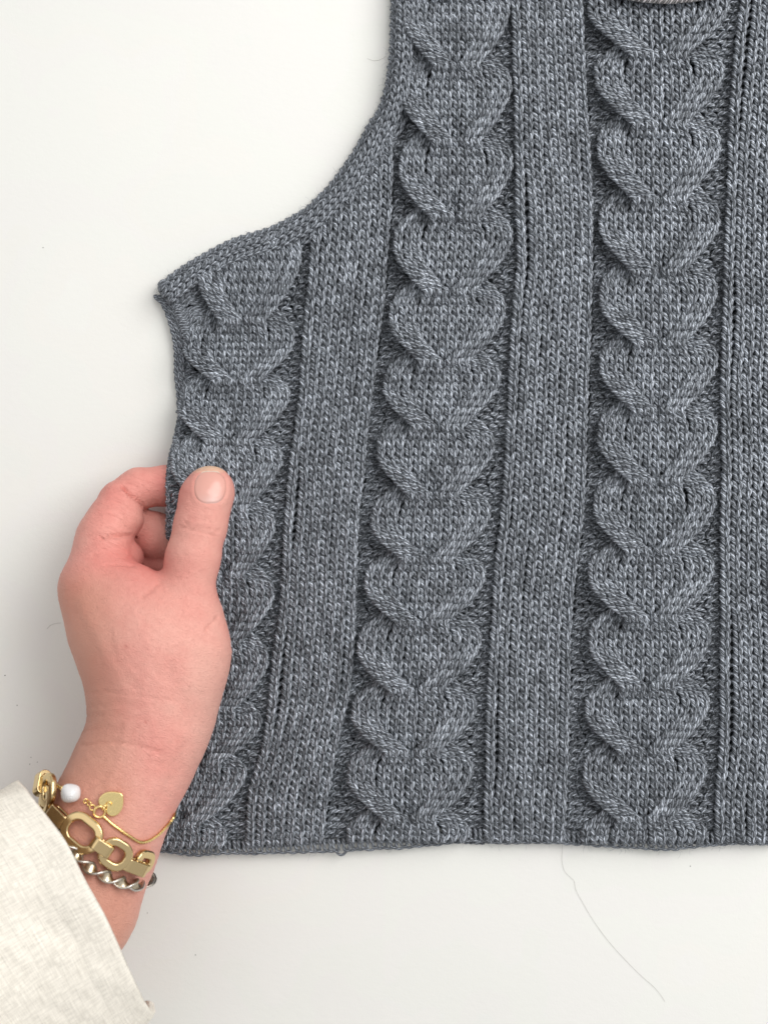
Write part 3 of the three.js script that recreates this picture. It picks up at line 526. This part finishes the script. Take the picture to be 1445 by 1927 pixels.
{
  const t = thing('charm_bracelet', 'fine gold chain bracelet with white pearl and small gold heart', 'bracelet');
  const T = new Tubes(), lay = (P, l) => P.map(([x, y]) => onSkin(x, y, l));
  beadTube(T, [at(80, 1463, .062), ...lay([[95, 1470], [108, 1478], [122, 1486], [127, 1489]], .0009)], .0009, .0014, .55);
  beadTube(T, lay([[196, 1536], [210, 1549], [226, 1561], [245, 1574], [262, 1583.5], [278, 1581], [295, 1570], [309, 1556], [318, 1545], [325, 1534]], .0008).concat([at(330, 1524, .036), at(330, 1512, .030), at(306, 1497, .0225)]), .0007, .0012, .5);
  part('chain', T.build(), fineGold, t);
  const P = onSkin(144, 1496.5, .0036), pg = new THREE.SphereGeometry(.0039, 40, 28), pp = pg.attributes.position;
  for (let i = 0; i < pp.count; i++) { const x = pp.getX(i), y = pp.getY(i), z = pp.getZ(i), k = 1 + .09 * Math.sin(x * 700 + 1) * Math.cos(z * 700) + .025 * Math.sin(Math.hypot(x - .001, z - .001) * 7000) * sm(.1, 1, y / .0039); pp.setXYZ(i, x * k * 1.02, y * k, z * k * .98); }
  pg.computeVertexNormals();
  const pearl = part('pearl', pg, new THREE.MeshPhysicalMaterial({ color: new THREE.Color().setRGB(.74, .73, .73), roughness: .25, clearcoat: .35, clearcoatRoughness: .25, iridescence: .35, iridescenceIOR: 1.5, iridescenceThicknessRange: [200, 380], specularIntensity: 1 }), t); pearl.position.copy(P);
  const ring = (px, py, r, tube, tilt, lift) => { const q = onSkin(px, py, lift), n = grad(q.x, q.y, q.z), m = part('jump_ring', new THREE.TorusGeometry(r, tube, 10, 28), fineGold, t); n.add(new THREE.Vector3(...tilt)).normalize(); seat(m, q, n, new THREE.Vector3(1, 0, .3)); };
  ring(189, 1528, .0021, .00052, [.2, 0, .3], .0012); ring(176, 1520, .0011, .00035, [.5, 0, -.6], .001); ring(170, 1513, .0009, .0003, [-.3, 0, .4], .001); ring(164, 1508, .0008, .0003, [.6, 0, .5], .001); ring(199, 1520, .001, .00032, [.5, 0, .8], .0016); ring(206, 1513, .0009, .00032, [-.3, 0, .8], .0019); ring(125, 1486, .0011, .0004, [.4, 0, -.4], .0012);
  const hs = new THREE.Shape(), u = .0044; hs.moveTo(0, -.28 * u); hs.bezierCurveTo(.1 * u, -1.0 * u, .95 * u, -1.0 * u, 1.02 * u, -.28 * u); hs.bezierCurveTo(1.06 * u, .3 * u, .62 * u, .7 * u, .16 * u, 1.02 * u); hs.quadraticCurveTo(0, 1.1 * u, -.16 * u, 1.02 * u); hs.bezierCurveTo(-.62 * u, .7 * u, -1.06 * u, .3 * u, -1.02 * u, -.28 * u); hs.bezierCurveTo(-.95 * u, -1.0 * u, -.1 * u, -1.0 * u, 0, -.28 * u);
  const hole = new THREE.Path(); hole.absarc(0, -.02 * u, .1 * u, 0, 6.28); hs.holes.push(hole);
  const hg = new THREE.ExtrudeGeometry(hs, { depth: .0006, bevelEnabled: true, bevelThickness: .00045, bevelSize: .0004, bevelSegments: 5, curveSegments: 24 });
  const hb = dataTex(256, 256, (x, y) => .5 + .5 * fbm(x / 22, y / 22, 81, 3)); hb.repeat.set(180, 180);
  const heart = part('heart_charm', hg, new THREE.MeshPhysicalMaterial({ color: new THREE.Color().setRGB(.98, .77, .36), metalness: 1, roughness: .22, bumpMap: hb, bumpScale: .00003 }), t);
  const q = onSkin(212, 1510, .0012), n = grad(q.x, q.y, q.z), dir = new THREE.Vector3(.75, 0, -.66), tx = new THREE.Vector3().crossVectors(dir, n); seat(heart, q, n.add(new THREE.Vector3(-.1, 0, .15)).normalize(), tx);
}
{
  const t = thing('twisted_bracelet', 'silvery gold twisted rope bracelet lowest on the wrist beside the sleeve', 'bracelet');
  const base = [[104, 1540], [126, 1578], [148, 1608], [168, 1629], [195, 1645], [222, 1656], [248, 1661]].map(([x, y]) => onSkin(x, y, .0026)).concat([at(266, 1662, .052), at(279, 1659, .043), at(284, 1654, .033), at(272, 1642, .026), at(240, 1622, .023)]);
  const fine = spline(base, 260), A = [], Bb = [], up = new THREE.Vector3(), side = new THREE.Vector3(), tg = new THREE.Vector3(); let L = 0;
  const p = [], id = [];
  fine.forEach((c, i) => {
    if (i) L += c.distanceTo(fine[i - 1]); tg.subVectors(fine[Math.min(260, i + 1)], fine[Math.max(0, i - 1)]).normalize();
    up.set(.1 + .8 * sm(200, 260, i), 1, 0).addScaledVector(tg, -up.dot(tg)).normalize(); side.crossVectors(tg, up);
    const ph = L / .0072 * Math.PI + 4.4, w = .002, ox = Math.cos(ph) * w, oy = Math.sin(ph) * w;
    const a = c.clone().addScaledVector(side, ox).addScaledVector(up, oy), b = c.clone().addScaledVector(side, -ox).addScaledVector(up, -oy); A.push(a); Bb.push(b);
    const nn = side.clone().multiplyScalar(-Math.sin(ph)).addScaledVector(up, Math.cos(ph)).multiplyScalar(.00022);
    for (const [e, sgn] of [[a, 1], [b, 1], [b, -1], [a, -1]]) p.push(e.x + nn.x * sgn, e.y + nn.y * sgn, e.z + nn.z * sgn);
  });
  for (let i = 0; i < 260; i++) for (let s = 0; s < 4; s++) { const a = i * 4 + s, b = i * 4 + (s + 1) % 4; id.push(a, b, a + 4, b, b + 4, a + 4); }
  const rg = new THREE.BufferGeometry(); rg.setAttribute('position', new THREE.Float32BufferAttribute(p, 3)); rg.setIndex(id); rg.computeVertexNormals();
  part('ribbon', rg, paleGold, t);
  for (const P of [A, Bb]) { const T = new Tubes(); beadTube(T, P.filter((_, i) => i % 4 === 0), .00062, .0011, .5); part('rope_edge', T.build(), new THREE.MeshPhysicalMaterial({ color: new THREE.Color().setRGB(.66, .62, .56), metalness: 1, roughness: .3 }), t); }
}
// ------------------------------------------------------------------ hairs and specks on the table
{
  const hairMat = new THREE.MeshStandardMaterial({ color: 0x5e5040, roughness: .6 });
  const hair = (P, r, label, name = 'hair_strand') => { const T = new Tubes(); T.add(spline(P.map(([x, y, z]) => at(x, y, (z ?? .25) / 1000)), 60), r, 5); tagMesh(name, T.build(), hairMat, label, 'hair'); };
  hair([[1058, 1586, 1.2], [1057, 1604], [1057, 1622], [1062, 1640], [1074, 1652], [1080, 1659], [1083, 1675], [1095, 1697], [1113, 1728], [1140, 1766], [1168, 1798], [1201, 1832], [1228, 1856], [1243, 1873], [1250, 1885]], .000033, 'long thin dark hair trailing from the hem down the white table');
  hair([[89, 1184], [94, 1178], [103, 1174], [116, 1172]], .00004, 'short curved hair left of the hand');
  hair([[691, 110], [702, 114], [714, 113], [726, 106]], .00004, 'faint short hair beside the armhole near the top');
  const sp = [[10, 1271, 1.8, 'tiny dark speck at the left border beside the wrist'], [33, 1327, 1.6, 'lone dark speck on the table left of the wrist crease'], [59, 1425, 1.4, 'topmost dark speck of the three above the sleeve'], [71, 1434, 1.3, 'right dark speck of the three above the sleeve'], [57, 1438, 1.4, 'lowest left dark speck of the three above the sleeve'], [278, 1718, 1.5, 'dark speck on the table just right of the forearm below the bracelets'], [368, 1797, 1.6, 'dark speck on the table right of the sleeve cuff'], [1298, 1630, 1.6, 'dark speck under the hem at the right'], [82, 466, 1.5, 'faint dark speck on the bare table left of the armhole corner']];
  const sg = new THREE.IcosahedronGeometry(1, 1), sp0 = sg.attributes.position; for (let i = 0; i < sp0.count; i++) { const k = 1 + .3 * Math.sin(sp0.getX(i) * 5 + sp0.getZ(i) * 3); sp0.setXYZ(i, sp0.getX(i) * k, sp0.getY(i) * .5 * k, sp0.getZ(i) * .8 * k); } sg.computeVertexNormals();
  const lintMat = new THREE.MeshStandardMaterial({ color: 0x4c4842, roughness: .9 });
  for (const [x, y, r, label] of sp) { const m = tagMesh('lint_speck', sg, lintMat, label, 'lint', 'specks of lint scattered on the table'); at(x, y, .0001, m.position); m.scale.setScalar(r * S * .62); m.rotation.y = x; }
}


renderer.render(scene, camera);
